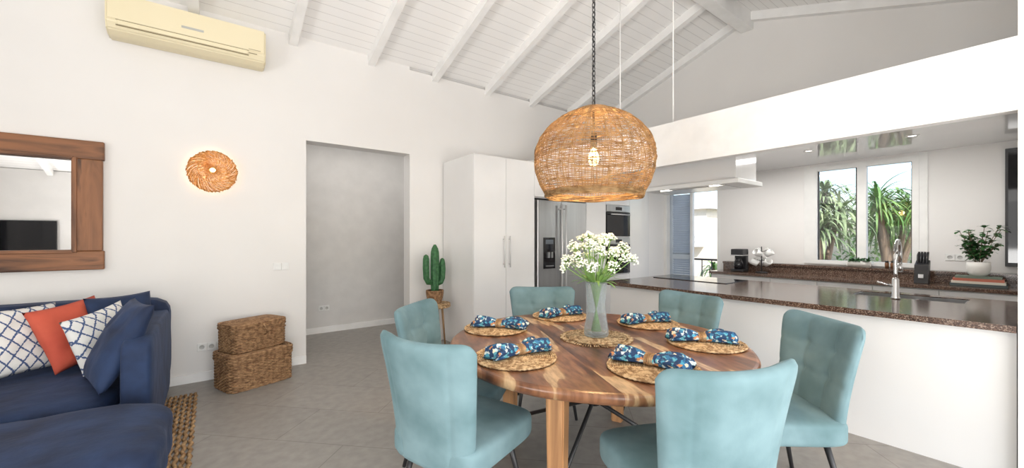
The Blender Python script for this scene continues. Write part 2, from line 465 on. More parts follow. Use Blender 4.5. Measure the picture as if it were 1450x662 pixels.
boxes('casing',[(XE-.012,XE-.001,WY1,WY1+.07,WZ0,2.39),(XE-.012,XE-.001,WY0-.07,WY0,WZ0,2.39)],M_plastic,cs,.002)
dr=empty('door_1')
boxes('door_frame',[(XE+.0,XE+.1,DY0,DY0+.05,0,DZ),(XE+.0,XE+.1,DY1-.03,DY1,0,DZ),(XE+.0,XE+.1,DY0+.05,DY1-.03,DZ-.05,DZ),(XE+.02,XE+.08,3.60,3.64,0,DZ-.05)],M_plastic,dr)
ya,yb=3.645,4.09
boxes('shutter_stiles',[(XE+.12,XE+.16,ya,ya+.06,.02,2.28),(XE+.12,XE+.16,yb-.06,yb,.02,2.28),(XE+.12,XE+.16,ya+.06,yb-.06,.02,.12),(XE+.12,XE+.16,ya+.06,yb-.06,2.18,2.28),(XE+.12,XE+.16,ya+.06,yb-.06,1.02,1.1)],M_shut,dr,.003)
bm=bmesh.new()
for k in range(52):
    z=.13+k*.0395
    if 1.0<z<1.1 or z>2.16: continue
    vs=addbox(bm,XE+.12,XE+.165,ya+.06,yb-.06,z,z+.006)
    for v in vs: v.co.z += (XE+.14-v.co.x)*.8
finish('louvres',bm,M_shut,dr)

# ------------------------------------------------------------------ tall cabinets, fridge, ovens
YC=4.116
cab=empty('tall_kitchen_cabinet')
boxes('carcass',[(2.53,3.49,YC+.02,YN-.02,.08,2.42),(2.55,3.49,YC+.08,YN-.02,0,.08),
  (3.49,4.51,YC+.10,YN-.02,1.95,2.42),(4.53,6.12,YC+.02,YN-.02,.08,2.42),(4.51,6.12,YC+.08,YN-.02,0,.08)],M_gloss,cab,.001)
boxes('doors',[(2.533,3.008,YC,YC+.02,.09,2.417),(3.012,3.488,YC,YC+.02,.09,2.417),
  (3.493,3.998,YC,YC+.02,1.96,2.417),(4.002,4.508,YC,YC+.02,1.96,2.417),
  (4.512,4.96,YC,YC+.02,.09,2.417),(4.965,5.56,YC,YC+.02,1.93,2.417),(4.965,5.56,YC,YC+.02,.09,.80),(5.565,6.118,YC,YC+.02,.09,2.417)],M_gloss,cab,.0015)
bm=bmesh.new()
for x in (2.965,3.055):
    sweep(bm,[(x,YC-.035,1.02),(x,YC-.035,1.42)],.007,8)
    for z in (1.06,1.38): sweep(bm,[(x,YC-.035,z),(x,YC,z)],.005,6)
finish('bar_handles',bm,M_handle,cab,True)
fr=empty('refrigerator')
box('body',3.515,4.485,YC+.04,YN-.06,.02,1.92,mat('fridge_grey',(.2,.2,.2),.5),fr)
boxes('doors',[(3.52,3.962,YC-.03,YC+.035,.06,1.915),(3.968,4.48,YC-.03,YC+.035,.06,1.915)],M_steel,fr,.008)
bm=bmesh.new()
for x in (3.925,4.005):
    sweep(bm,[(x,YC-.085,.55),(x,YC-.09,1.2),(x,YC-.085,1.86)],.014,10)
    for z in (.6,1.8): sweep(bm,[(x,YC-.085,z),(x,YC-.03,z)],.012,8)
finish('handles',bm,M_handle,fr,True)
box('dispenser',3.62,3.84,YC-.036,YC-.029,.97,1.40,M_blackgloss,fr,.002)
boxes('dispenser_parts',[(3.66,3.80,YC-.05,YC-.036,1.0,1.015),(3.69,3.72,YC-.055,YC-.036,1.12,1.2),(3.75,3.78,YC-.055,YC-.036,1.12,1.2)],M_steel,fr)
box('display',3.66,3.80,YC-.038,YC-.0355,1.31,1.37,mat('display_grey',(.12,.14,.16),.2),fr)
ov=empty('wall_oven')
for z0,z1 in ((.82,1.40),(1.42,1.92)):
    box('oven_body',4.985,5.54,YC+.021,YC+.03,z0,z1,M_black,ov)
    box('oven_glass',4.97,5.555,YC-.02,YC+.018,z0,z1-.11,M_blackgloss,ov,.003)
    box('control_panel',4.97,5.555,YC-.02,YC+.018,z1-.105,z1,M_steel,ov,.003)
    tube('handle',[(5.03,YC-.06,z1-.15),(5.50,YC-.06,z1-.15)],.011,M_handle,ov)
    boxes('handle_posts',[(5.06,5.08,YC-.06,YC-.02,z1-.157,z1-.143),(5.45,5.47,YC-.06,YC-.02,z1-.157,z1-.143)],M_steel,ov)
    box('screen',5.18,5.34,YC-.0215,YC-.0195,z1-.08,z1-.03,M_blackgloss,ov)

# ------------------------------------------------------------------ bar peninsula
bar=empty('kitchen_bar_counter')
BX0,BX1,BY0,BY1=3.6,5.0,.075,3.0
SX0,SX1,SY0,SY1=4.52,4.86,.33,1.0
boxes('countertop',[(BX0,SX0,BY0,BY1,.862,.902),(SX1,BX1,BY0,BY1,.862,.902),(SX0,SX1,BY0,SY0,.862,.902),(SX0,SX1,SY1,BY1,.862,.902)],M_gran,bar)
box('front_panel',BX0+.05,BX0+.07,BY0,BY1-.04,0,.862,M_barpanel,bar)
boxes('base',[(BX0+.07,BX1-.03,BY0,BY1-.04,.0,.60),(BX0+.07,SX0-.05,BY0,BY1-.04,.60,.862),(SX0-.05,BX1-.03,SY1+.05,BY1-.04,.60,.862)],M_barpanel,bar)
sk=empty('kitchen_sink')
boxes('basin',[(SX0+.003,SX1-.003,SY0+.003,SY1-.003,.70,.71),(SX0+.003,SX0+.012,SY0+.003,SY1-.003,.71,.895),(SX1-.012,SX1-.003,SY0+.003,SY1-.003,.71,.895),
  (SX0+.012,SX1-.012,SY0+.003,SY0+.012,.71,.895),(SX0+.012,SX1-.012,SY1-.012,SY1-.003,.71,.895),(SX0+.012,SX1-.012,.62,.635,.71,.87)],M_steel,sk)
fa=empty('kitchen_faucet',(4.43,.70,.902))
lathe('base',[(0,0),(.03,0),(.03,.012),(.024,.02),(.022,.16),(.016,.17),(0,.17)],M_chrome,fa,20)
pts=[(0,0,.16)]+[(0,0,.16+.2*i/4) for i in range(1,5)]
for i in range(1,13):
    a=pi*i/12; pts.append((.09-.09*cos(a),0,.36+.115*sin(a)))
pts.append((.18,0,.27))
tube('spout',pts,.013,M_chrome,fa)
tube('spray_head',[(.18,0,.28),(.18,0,.21)],.017,M_chrome,fa)
tube('lever',[(0,.02,.11),(-.01,.06,.115),(-.02,.11,.13)],.007,M_chrome,fa)
ck=empty('induction_cooktop')
box('glass',4.40,4.93,2.02,2.90,.9025,.909,M_blackgloss,ck,.001)
bm=bmesh.new()
for cx,cy,r in ((4.55,2.25,.09),(4.80,2.25,.07),(4.55,2.65,.07),(4.80,2.65,.09)):
    sweep(bm,[(cx+r*cos(a),cy+r*sin(a),.909) for a in [2*pi*i/40 for i in range(40)]],.001,4,True)
finish('zones',bm,mat('zone_grey',(.35,.35,.35),.4),ck)
hd=empty('range_hood')
box('body',4.40,4.90,1.92,2.98,2.02,2.395,M_gloss,hd,.003)
box('lower_tray',4.34,4.94,1.87,3.02,1.972,2.02,M_plastic,hd,.006)
box('filter',4.45,4.83,2.05,2.85,1.966,1.972,M_steel,hd)
boxes('lamps',[(4.40,4.43,2.1,2.2,1.966,1.972),(4.40,4.43,2.7,2.8,1.966,1.972)],M_down,hd)
for y in (2.18,2.82):
    tube('suspension_rod',[(3.645,y,2.532),(3.645,y,zc(y)-.006)],.006,M_white)
for (x,y) in ((5.5,.75),(5.5,1.6),(5.5,2.5),(4.2,.8)):
    e=empty('recessed_downlight',(x,y,2.4))
    lathe('ring',[(.03,-.001),(.045,-.008),(.05,0)],M_white,e,24)
    lathe('lens',[(0,-.002),(.03,-.002),(.03,0)],M_down,e,24)

# ------------------------------------------------------------------ back counter
bc=empty('kitchen_back_counter')
boxes('countertop',[(5.97,XE-.02,.09,2.99,.865,.90)],M_gran,bc,.002)
boxes('upstand',[(6.42,XE-.02,.09,2.99,.90,1.0),(6.40,XE-.02,.09,2.99,1.0,1.03)],M_gran,bc,.001)
boxes('carcass',[(6.02,XE-.02,.10,2.97,.08,.865),(6.07,XE-.02,.1,2.97,0,.08)],M_gloss,bc)
fr_=[]
ys=[.10,.62,1.14,1.66,2.18,2.97]
for a,b_ in zip(ys,ys[1:]):
    for z0,z1 in ((.09,.34),(.345,.60),(.605,.85)): fr_.append((6.0,6.02,a+.003,b_-.003,z0,z1))
boxes('drawer_fronts',fr_,M_gloss,bc,.001)
cm=empty('coffee_maker',(6.22,2.66,.902),radians(180))
box('base',-.09,.10,-.085,.085,0,.035,M_black,cm,.008)
box('column',-.09,-.03,-.085,.085,.035,.30,M_black,cm,.008)
box('head',-.09,.10,-.085,.085,.24,.33,M_black,cm,.012)
box('lid_band',-.092,.102,-.087,.087,.232,.245,M_steel,cm)
lathe('carafe',[(0,0),(.055,.0),(.066,.05),(.06,.10),(.042,.14),(.045,.155),(0,.155)],M_blackgloss,cm,24,(.035,0,.04))
tube('carafe_handle',[(.09,0,.07),(.135,0,.09),(.135,0,.15),(.085,0,.17)],.008,M_black,cm)
mt=empty('mug_tree',(6.20,2.36,.902))
lathe('stand_base',[(0,0),(.075,0),(.075,.012),(.012,.02),(0,.02)],M_black,mt,24)
tube('stand_post',[(0,0,.01),(0,0,.37)],.007,M_black,mt)
for i in range(6):
    a=i*pi*2/3+(.9 if i>2 else .2); z=.12 if i<3 else .25
    tube('peg',[(0,0,z+.05),(.07*cos(a),.07*sin(a),z+.065)],.004,M_black,mt,6)
    mg=bmesh.new()
    lathe_bm(mg,[(0,-.048),(.038,-.048),(.045,0),(.047,.048),(.043,.048),(.040,0),(.033,-.04),(0,-.04)],20)
    sweep(mg,[(-.043,0,.03),(-.068,0,.024),(-.074,0,0),(-.066,0,-.024),(-.042,0,-.03)],.006,6)
    finish('mug',mg,M_plastic,mt,True,(.09*cos(a),.09*sin(a),z+.03),(.3,1.0,a))
kb=empty('knife_block',(6.2,.77,.902),radians(180))
bm=bmesh.new(); vs=addbox(bm,-.06,.07,-.055,.055,0,.20)
for v in vs:
    if v.co.z>.1: v.co.x-=.04; v.co.z+= .05 if v.co.x<-.05 else 0
bmesh.ops.bevel(bm,geom=bm.edges[:],offset=.004,segments=2,affect='EDGES')
finish('block',bm,M_black,kb)
bm=bmesh.new()
for i in range(3):
    for j in range(4):
        bx,by=-.08+i*.035,-.035+j*.023
        zt=.25-.05*(bx+.1)/.13+.0
        sweep(bm,[(bx,by,zt-.02),(bx-.03,by,zt+.095)],.008,8,radii=[.007,.010])
finish('knife_handles',bm,M_black,kb,True)
box('block_label',.068,.0715,-.02,.02,.06,.1,M_steel,kb)
bk=empty('book_stack',(6.24,.37,.902))
zz=0
for i,(c,w_,l_,h_) in enumerate([((.06,.08,.08),.19,.38,.03),((.60,.56,.48),.185,.36,.025),((.42,.12,.07),.18,.34,.028),((.12,.16,.12),.17,.31,.022)]):
    box('cover_%d'%i,-w_/2,w_/2,-l_/2,l_/2,zz,zz+.003,mat('book%d'%i,c,.5),bk)
    box('pages_%d'%i,-w_/2+.004,w_/2-.004,-l_/2+.004,l_/2-.004,zz+.003,zz+h_-.003,mat('paper',(.8,.78,.7),.8),bk)
    box('coverb_%d'%i,-w_/2,w_/2,-l_/2,l_/2,zz+h_-.003,zz+h_,mat('book%d'%i,c,.5),bk)
    box('spine_%d'%i,-w_/2-.003,-w_/2,-l_/2,l_/2,zz,zz+h_,mat('book%d'%i,c,.5),bk)
    zz+=h_
pp=empty('potted_plant',(6.24,.37,.902+zz))
lathe('pot',[(0,0),(.055,0),(.075,.03),(.085,.09),(.08,.145),(.07,.145),(.072,.1),(0,.1)],M_pot,pp,32)
lathe('soil_top',[(0,.125),(.073,.125)],M_soil,pp,24)
bm=bmesh.new(); bms=bmesh.new()
for i in range(24):
    az=random.uniform(0,2*pi); ln=random.uniform(.16,.38); sp_=random.uniform(.15,.7)
    if cos(az)>.3: sp_*=.5
    pts=[]
    for k in range(7):
        t=k/6; rr=.02+sp_*ln*t**1.3
        pts.append((rr*cos(az),rr*sin(az),.12+ln*t))
    sweep(bms,pts,.0025,5)
    for k in range(2,7):
        for q in range(5):
            a2=random.uniform(0,2*pi)
            leaf(bm,pts[k],a2,random.uniform(-.2,.8),random.uniform(.045,.07),.032,1.0,4)
finish('stems',bms,M_trunk,pp,True); finish('leaves',bm,M_leaf,pp,True)
sp_=empty('herb_planter',(6.50,1.36,1.031))
bm=bmesh.new(); vs=addbox(bm,-.045,.045,-.12,.12,0,.075)
bmesh.ops.bevel(bm,geom=bm.edges[:],offset=.01,segments=3,affect='EDGES')
finish('trough',bm,M_pot,sp_,True)
bm=bmesh.new()
for i in range(110):
    leaf(bm,(random.uniform(-.03,.03),random.uniform(-.1,.1),.07),random.uniform(0,6.28),random.uniform(.2,1.4),random.uniform(.04,.08),.016,1.2,4)
finish('herbs',bm,M_leaf,sp_,True)
for i,y in enumerate((1.10,1.05,1.00)):
    e=empty('spice_jar',(6.48,y,1.031))
    lathe('jar',[(0,0),(.019,0),(.02,.06),(.015,.07),(0,.07)],M_jar,e,16)
    lathe('lid',[(0,.07),(.017,.07),(.017,.09),(0,.09)],M_black,e,16)
def socket(loc, face, n=2, name='wall_outlet'):
    e=empty(name,loc, 0 if face=='y' else radians(-90))
    for i in range(n):
        box('plate_%d'%i,i*.075-.038*n,(i+1)*.075-.038*n-.002,-.009,0,-.038,.038,M_plastic,e,.003)
        if name=='wall_outlet': 
            lathe('socket_hole',[(0,0),(.019,0),(.021,.002)],mat('outlet_grey',(.5,.5,.48),.5),e,20,loc=(i*.075-.038*n+.036,-.0095,0),rot=(radians(90),0,0))
        else: box('rocker_%d'%i,i*.075-.038*n+.012,(i+1)*.075-.038*n-.014,-.013,-.009,-.026,.026,M_plastic,e,.002)
    return e
socket((XE,.52,1.18),'x',3)
socket((.0,YN,.33),'y',3)
socket((.60,YN,1.09),'y',2,'light_switch')
socket((1.32,6.35,.36),'y',2)
pf=empty('picture_frame',(XE,.17,1.72))
box('frame',-.03,-.001,-.07,.04,-.62,.60,M_black,pf,.003)
box('print',-.032,-.03,-.05,.02,-.58,.56,M_blackgloss,pf)

# ------------------------------------------------------------------ AC
ac=empty('wall_air_conditioner',(-.14,YN,3.14))
bm=bmesh.new()
prof=[(0,0),(-.12,-.0),(-.20,.03),(-.235,.09),(-.235,.31),(-.20,.34),(0,.34)]
a=[bm.verts.new((-.575,y,z)) for y,z in prof]; b=[bm.verts.new((.575,y,z)) for y,z in prof]
bm.faces.new(a); bm.faces.new(b[::-1])
for i in range(len(prof)): 
    j=(i+1)%len(prof); bm.faces.new([a[i],a[j],b[j],b[i]])
bmesh.ops.bevel(bm,geom=bm.edges[:],offset=.012,segments=3,affect='EDGES')
finish('shell',bm,M_ac,ac)
box('front_panel',-.56,.56,-.243,-.236,.105,.325,M_ac,ac,.003)
box('flap',-.50,.42,-.2405,-.20,.065,.100,M_ac,ac,.004)
boxes('slots',[(-.51,.43,-.2365,-.20,.100,.1045),(-.51,.43,-.232,-.20,.0585,.065)],M_acd,ac)
box('badge',-.08,.08,-.245,-.243,.165,.185,mat('badge_grey',(.45,.45,.42),.4),ac)
boxes('display',[(.43,.50,-.2395,-.23,.08,.086),(.43,.53,-.2445,-.243,.115,.12)],M_acd,ac)
box('side_hose_cover',-.01+.575,.585,-.1,-.05,.05,.25,M_ac,ac,.003)

# ------------------------------------------------------------------ mirror
mr=empty('wall_mirror',(0,YN,0))
mx0,mx1,mz0,mz1=-2.35,-.746,1.125,2.225; fw=.18
box('glass',mx0+fw-.01,mx1-fw+.01,-.02,-.012,mz0+fw-.02,mz1-fw+.02,M_mirror,mr)
boxes('rails',[(mx0,mx1,-.05,-.001,mz0,mz0+fw-.02),(mx0,mx1,-.05,-.001,mz1-fw+.02,mz1)],M_mfh,mr,.008)
boxes('stiles',[(mx0+.01,mx0+fw,-.056,-.001,mz0+fw-.02,mz1-fw+.02),(mx1-fw,mx1-.01,-.056,-.001,mz0+fw-.02,mz1-fw+.02)],M_mfv,mr,.008)
boxes('inner_lip',[(mx1-fw-.012,mx1-fw+.02,-.066,-.02,mz0+fw-.03,mz1-fw+.03)],M_mfv,mr,.004)
boxes('inner_lip_h',[(mx0+fw,mx1-fw,-.066,-.02,mz1-fw+.008,mz1-fw+.035),(mx0+fw,mx1-fw,-.066,-.02,mz0+fw-.035,mz0+fw-.008)],M_mfh,mr,.004)
tv=empty('television',(-3.2,YS+.001,1.42))
box('panel',-.6,.6,0,.05,-.32,.32,M_blackgloss,tv,.006)
box('bezel',-.61,.61,0,.04,-.33,.33,M_black,tv,.004)

# ------------------------------------------------------------------ sconce
sc=empty('woven_wall_sconce',(.006,YN,2.05))
bm=bmesh.new(); R=.20
def dome(t): return -(.135*(1-t**2.2)+.018)
for layer,(nn_,tw,rm) in enumerate(((72,1.25,.0043),(44,.95,.0036))):
    for i in range(nn_):
        a0=2*pi*i/nn_+layer*.03+random.uniform(-.015,.015); pts=[]
        ext=R+random.uniform(-.004,.008)
        for k in range(12):
            t=k/11; r=.026+(ext-.026)*t
            a=a0+tw*t
            y=dome(t)-layer*.006
            pts.append((r*cos(a),y,r*sin(a)))
        sweep(bm,pts,.0028,4,radii=[.0013+(rm-.0013)*t/11 for t in range(12)])
for t in (0,.5,.97):
    r=.026+(R-.026)*t; y=dome(t)+.004
    sweep(bm,[(r*cos(a),y,r*sin(a)) for a in [2*pi*i/48 for i in range(48)]],.004,5,True)
finish('straw_shade',bm,M_straw,sc,True)
lathe('back_plate',[(0,0),(.05,0),(.05,.02),(0,.02)],M_white,sc,24,rot=(radians(90),0,0))
bm=bmesh.new(); bmesh.ops.create_icosphere(bm,subdivisions=2,radius=.026)
finish('bulb',bm,M_bulb,sc,True,(0,-.075,0))
def lamp(name,typ,loc,energy,col=(1,1,1),size=.1,rot=(0,0,0),sy=None,spread=None):
    l=bpy.data.lights.new(name,typ); l.energy=energy; l.color=col
    if typ=='AREA':
        l.size=size
        if sy: l.shape='RECTANGLE'; l.size_y=sy
        if spread: l.spread=spread
    elif typ in('POINT','SPOT'): l.shadow_soft_size=size
    o=bpy.data.objects.new(name,l); COL.objects.link(o); o.location=loc; o.rotation_euler=rot
    return o
lamp('sconce_light','POINT',(.006,YN-.075,2.05),20,(1,.70,.38),.027)

# ------------------------------------------------------------------ wicker baskets
def basket(name, loc, rz, hx, hy, H, lidH):
    e=empty(name,loc,rz)
    def loop(sc_,z,row,amp=.004):
        pts=[]; n=96
        for i in range(n):
            a=2*pi*i/n; p=7
            c_,s_=cos(a),sin(a)
            f=1/((abs(c_)**p+abs(s_)**p)**(1/p))
            w=1+amp/hx*sin(i*pi/2*1.0+row*pi+.785)
            pts.append((hx*sc_*c_*f*w,hy*sc_*s_*f*w,z))
        return pts
    bm=bmesh.new(); r=.0078; rows=int((H-lidH)/.0135)
    for k in range(rows): sweep(bm,loop(.97,r+k*.0135,k,.007),r,5,True)
    for k in range(int(lidH/.0135)): sweep(bm,loop(1.0,H-lidH+.004+k*.0135,k,.007),r,5,True)
    for k in range(14): sweep(bm,loop(1-k*.072,H-.004+.003*sin(k*.2),k,.002),.0085,5,True)
    finish('weave',bm,M_wick,e,True)
    superbox('liner',(0,0,H/2-.002),(hx*.93,hy*.93,H/2-.006),mat('basket_liner',(.10,.05,.025),.9),e,8,6)
    return e
b1=basket('wicker_basket',(.33,4.60,0),radians(20),.285,.20,.33,.07)
tube('handle',[(.285,-.05,.2),(.32,-.045,.17),(.325,0,.155),(.32,.045,.17),(.285,.05,.2)],.008,M_wick,b1)
b2=basket('wicker_basket',(.32,4.62,.34),radians(27),.245,.165,.255,.05)
tube('handle',[(.245,-.05,.18),(.30,-.045,.15),(.305,0,.13),(.30,.045,.15),(.245,.05,.18)],.009,M_wick,b2)
tube('latch',[(0,-.17,.24),(0,-.195,.20),(.02,-.195,.15),(.0,-.172,.13)],.007,M_wick,b2)

# ------------------------------------------------------------------ stool + cactus
st=empty('side_stool',(2.26,4.62,0))
bm=bmesh.new()
for k in range(16): 
    r=.19-k*.012
    if r>.008: sweep(bm,[(r*cos(a),r*sin(a),.563) for a in [2*pi*i/40 for i in range(40)]],.0075,5,True)
for z in (.53,.545): sweep(bm,[(.19*cos(a),.19*sin(a),z) for a in [2*pi*i/40 for i in range(40)]],.0085,5,True)
finish('woven_seat',bm,M_wickl,st,True)
lathe('seat_disc',[(0,.525),(.185,.525),(.185,.56),(0,.56)],M_oak,st,32)
bm=bmesh.new()
for k in range(3):
    a=k*2*pi/3+.35
    sweep(bm,[(.13*cos(a),.13*sin(a),.53),(.19*cos(a),.19*sin(a),0)],.014,8,radii=[.016,.011])
finish('legs',bm,M_oak,st,True)
ct=empty('potted_cactus',(2.26,4.62,.5715))
bm=bmesh.new()
for k in range(12):
    r=.075+.03*sin(k/11*1.6); sweep(bm,[((r+.002*sin(i*pi/2+k*pi))*cos(2*pi*i/48),(r+.002*sin(i*pi/2+k*pi))*sin(2*pi*i/48),.008+k*.0135) for i in range(48)],.0078,5,True)
finish('basket_pot',bm,M_wick,ct,True)
lathe('pot_core',[(0,0),(.072,0),(.1,.15),(0,.15)],M_soil,ct,24)
def ribbed(bm,pts,radii,ribs=9):
    sub=ribs*4; rings=[]
    P=[Vector(p) for p in pts]
    for i,p in enumerate(P):
        t=(P[min(i+1,len(P)-1)]-P[max(i-1,0)]).normalized()
        a=t.cross(Vector((0,1,0.01))).normalized(); b_=t.cross(a)
        rings.append([bm.verts.new(p+(a*cos(2*pi*k/sub)+b_*sin(2*pi*k/sub))*radii[i]*(1+.14*cos(ribs*2*pi*k/sub))) for k in range(sub)])
    for A,B in zip(rings,rings[1:]):
        for k in range(sub): q=(k+1)%sub; bm.faces.new([A[k],A[q],B[q],B[k]])
    bm.faces.new(rings[-1]); bm.faces.new(rings[0])
bm=bmesh.new()
z0=.14
ribbed(bm,[(0,0,z0+.60*i/12) for i in range(13)],[.042+.008*sin(i/12*pi) for i in range(11)]+[.036,.012])
ribbed(bm,[(-.03,0,z0+.12),(-.09,0,z0+.13),(-.115,0,z0+.18),(-.12,0,z0+.3),(-.12,0,z0+.42),(-.12,0,z0+.46),(-.12,0,z0+.475)],[.028,.034,.036,.038,.036,.026,.008],8)
ribbed(bm,[(.03,0,z0+.1),(.08,0,z0+.12),(.10,0,z0+.17),(.105,0,z0+.28),(.105,0,z0+.36),(.105,0,z0+.41),(.105,0,z0+.425)],[.028,.034,.036,.038,.034,.024,.008],8)
finish('cactus_body',bm,M_cactus,ct,True)

# ------------------------------------------------------------------ sofa
sf=empty('sofa')
SX=-.30; FZ=.02
superbox('base',((-3.0+SX-.02)/2,4.13,.20),((-.0+SX+3.0-.02)/2,.72,.13),M_navy,sf,14,10)
superbox('backrest',((-3.0+SX)/2,4.76,.48),((SX+3.0)/2,.13,.40),M_navy,sf,10,14,wr=.006)
superbox('arm',(SX-.08,4.12,.395),(.08,.74,.37),M_navy,sf,10,14,wr=.006)
for i in range(3):
    w2=.43
    superbox('seat_cushion_%d'%i,(SX-.165-w2-i*2*w2,4.03,.345),(w2-.004,.63,.085),M_navy,sf,6,14,crown=.012,wr=.012)
    superbox('back_cushion_%d'%i,(SX-.165-w2-i*2*w2,4.57,.62),(w2-.01,.095,.21),M_navy,sf,4,14,wr=.015,rot=(radians(-12),0,0))
bm=bmesh.new()
for x in (-2.9,-1.6,SX-.1):
    for y in (3.5,4.75): lathe_bm(bm,[(0,FZ),(.02,FZ),(.028,.1),(0,.1)],12,(x,y,0))
finish('feet',bm,M_black,sf)
ot=empty('ottoman')
superbox('cushion',(-.98,2.78,.315),(.80,.46,.155),M_navy,ot,5,26,crown=.01,wr=.02)
superbox('plinth',(-.98,2.78,.12),(.76,.42,.075),M_navy,ot,14,8)
bm=bmesh.new()
for x in (-1.6,-.36):
    for y in (2.5,3.05): lathe_bm(bm,[(0,FZ),(.02,FZ),(.025,.05),(0,.05)],12,(x,y,0))
finish('feet',bm,M_black,ot)
def pillow(name,loc,w,h,t,m,W,H,seed=0):
    W=Vector(W).normalized(); H=Vector(H).normalized(); Nn=W.cross(H).normalized(); H=Nn.cross(W)
    R3=Matrix((W,H,Nn)).transposed()
    e=empty(name,loc,rot=R3.to_euler())
    return finish('cover',pillow_mesh(w,h,t,seed),m,e,True)
pillow('patterned_cushion',(-1.06,4.24,.69),.47,.47,.075,M_latt,(.72,.69,0),(-.22,.20,.95),1)
pillow('coral_cushion',(-.80,4.28,.70),.46,.47,.08,M_red,(.62,.78,.12),(-.28,.22,.93),2)
pillow('patterned_cushion',(-.635,4.13,.665),.43,.43,.07,M_latt,(.60,.80,.2),(-.15,.1,.97),3)
pillow('navy_cushion',(-.56,4.42,.72),.46,.46,.07,M_navy,(.75,.66,0),(-.15,.2,.95),5)
pillow('navy_cushion',(-.50,3.72,.70),.56,.58,.09,M_navy,(.28,-.96,0),(.42,.12,.90),4)

# ------------------------------------------------------------------ jute rug
rg=empty('jute_rug')
bm=bmesh.new()
for k in range(14):
    x=-.115-k*.034
    n=120
    pts=[(x+.006*sin(i*1.57+k*3.14),1.5+(4.55-1.5)*i/n,.006) for i in range(n+1)]
    sweep(bm,pts,.0125,5)
finish('braids',bm,M_rope,rg,True)
box('weave',-2.7,-.11-.475,1.5,4.55,.001,.011,M_rope,rg)

# ------------------------------------------------------------------ dining table
TX,TY=1.929,1.697
tb=empty('round_dining_table',(TX,TY,0))
rotp=radians(-24)
bm=bmesh.new()
wob=lambda a: 1+.006*sin(3*a+1)+.004*sin(7*a)+.002*sin(13*a)
lathe_bm(bm,[(0,.70),(.86,.70),(.885,.708),(.897,.725),(.90,.745),(.893,.757),(.88,.76),(0,.76)],96,(0,0,0),wob)
top=finish('table_top',bm,M_table,tb,False,(0,0,0),(0,0,rotp))
for p in top.data.polygons:
    p.use_smooth = abs(p.normal.z)<.95
legs=[(-.55,-.248),(.248,-.55),(.55,.248),(-.248,.55)]
M_leg=m_wood('acacia_leg',(.20,.085,.036),(.46,.24,.105),(1,1,.1))
for i,(x,y) in enumerate(legs):
    bm=bmesh.new(); vs=addbox(bm,-.042,.042,-.05,.05,0,.70)
    for v in vs:
        if v.co.z<.1: v.co.x*=.8; v.co.y*=.8
    bmesh.ops.bevel(bm,geom=bm.edges[:],offset=.006,segments=2,affect='EDGES')
    finish('leg_%d'%i,bm,M_leg,tb,False,(x,y,0),(0,0,math.atan2(y,x)))
bm=bmesh.new()
for i in range(4):
    A=legs[i]; B=legs[(i+2)%4]
    sweep(bm,[(A[0]*.95,A[1]*.95,.14),(0,0,.38),(B[0]*.95,B[1]*.95,.64)],.013,8)
lathe_bm(bm,[(0,.35),(.04,.35),(.04,.41),(0,.41)],16)
finish('metal_braces',bm,M_black,tb,True)
boxes('under_frame',[(-.5,.5,-.04,.04,.68,.70),(-.04,.04,-.5,.5,.68,.70)],M_black,tb)

def mat_mesh(R,step=.0115,rr=.0062):
    bm=bmesh.new(); k=0; r=.008
    while r<=R:
        n=max(12,int(2*pi*r/.012)); n+=n%2
        sweep(bm,[(r*cos(2*pi*i/n),r*sin(2*pi*i/n),rr+.002*(1 if (i+k)%2 else -1)+.002) for i in range(n)],rr,5,True)
        r+=step; k+=1
    return bm
def cam2w(l,t): return (.798*l+.6025*t, -.6025*l+.798*t)
offs=[(-.63,.27),(-.13,.70),(.49,.44),(.65,-.12),(.17,-.58),(-.50,-.40)]
rots=[-12,35,20,-10,-35,35]
mm=None
for i,(l,t) in enumerate(offs):
    x,y=cam2w(l,t)
    if mm is None:
        o=finish('woven_placemat',mat_mesh(.225),M_wickl,None,True,(TX+x,TY+y,.7605)); mm=o.data
    else: o=link('woven_placemat',mm,None,(TX+x,TY+y,.7605))
def napkin_bm():
    bm=bmesh.new(); rings=[]; n=40
    Ls=[-.18,-.178,-.165,-.135,-.105,-.075,-.045,-.02,0,.02,.045,.07,.10,.13,.16,.175,.177]
    for x in Ls:
        s=abs(x)/.18
        big=1.25 if x>0 else .85
        W=.034+.045*s**.9*big; H=.020+.013*sin(min(1,s*1.15)*pi*.75)
        if s>.93: W*=.88; H*=.6
        if s>.98: W*=.88; H*=.4
        ring=[]
        for k in range(n):
            a=2*pi*k/n
            rip=1+.38*min(1,s*1.3)*sin(6*a+(1 if x>0 else 2.3)+s*2)*(.5+.5*abs(sin(a)))+.14*s*sin(11*a+x*20)
            z=H+max(-H,H*sin(a)*rip)
            ring.append(bm.verts.new((x+.022*s*sin(3*a+x*9)*(1 if x>0 else -1),W*cos(a)*(1+.1*s*sin(5*a))+.12*x*x*8*.1,z+.001)))
        rings.append(ring)
    for A,B in zip(rings,rings[1:]):
        for k in range(n): q=(k+1)%n; bm.faces.new([A[k],A[q],B[q],B[k]])
    bm.faces.new(rings[0]); bm.faces.new(rings[-1])
    return bm
nm=None
for i,(l,t) in enumerate(offs):
    x,y=cam2w(l*.96,t*.96)
    e=empty('floral_napkin',(TX+x,TY+y,.778),radians(-37+rots[i]))
    if nm is None: o=finish('cloth',napkin_bm(),M_floral,e,True); nm=o.data
    else: link('cloth',nm,e)
    bm=bmesh.new()
    for dx in (-.018,-.009,0,.009,.018):
        sweep(bm,[(dx,.038*cos(a),.023+.025*sin(a)) for a in [2*pi*k/24 for k in range(24)]],.0055,5,True)
    finish('napkin_ring',bm,M_rope,e,True)
cmx,cmy=cam2w(.02,.02)
bm=mat_mesh(.19)
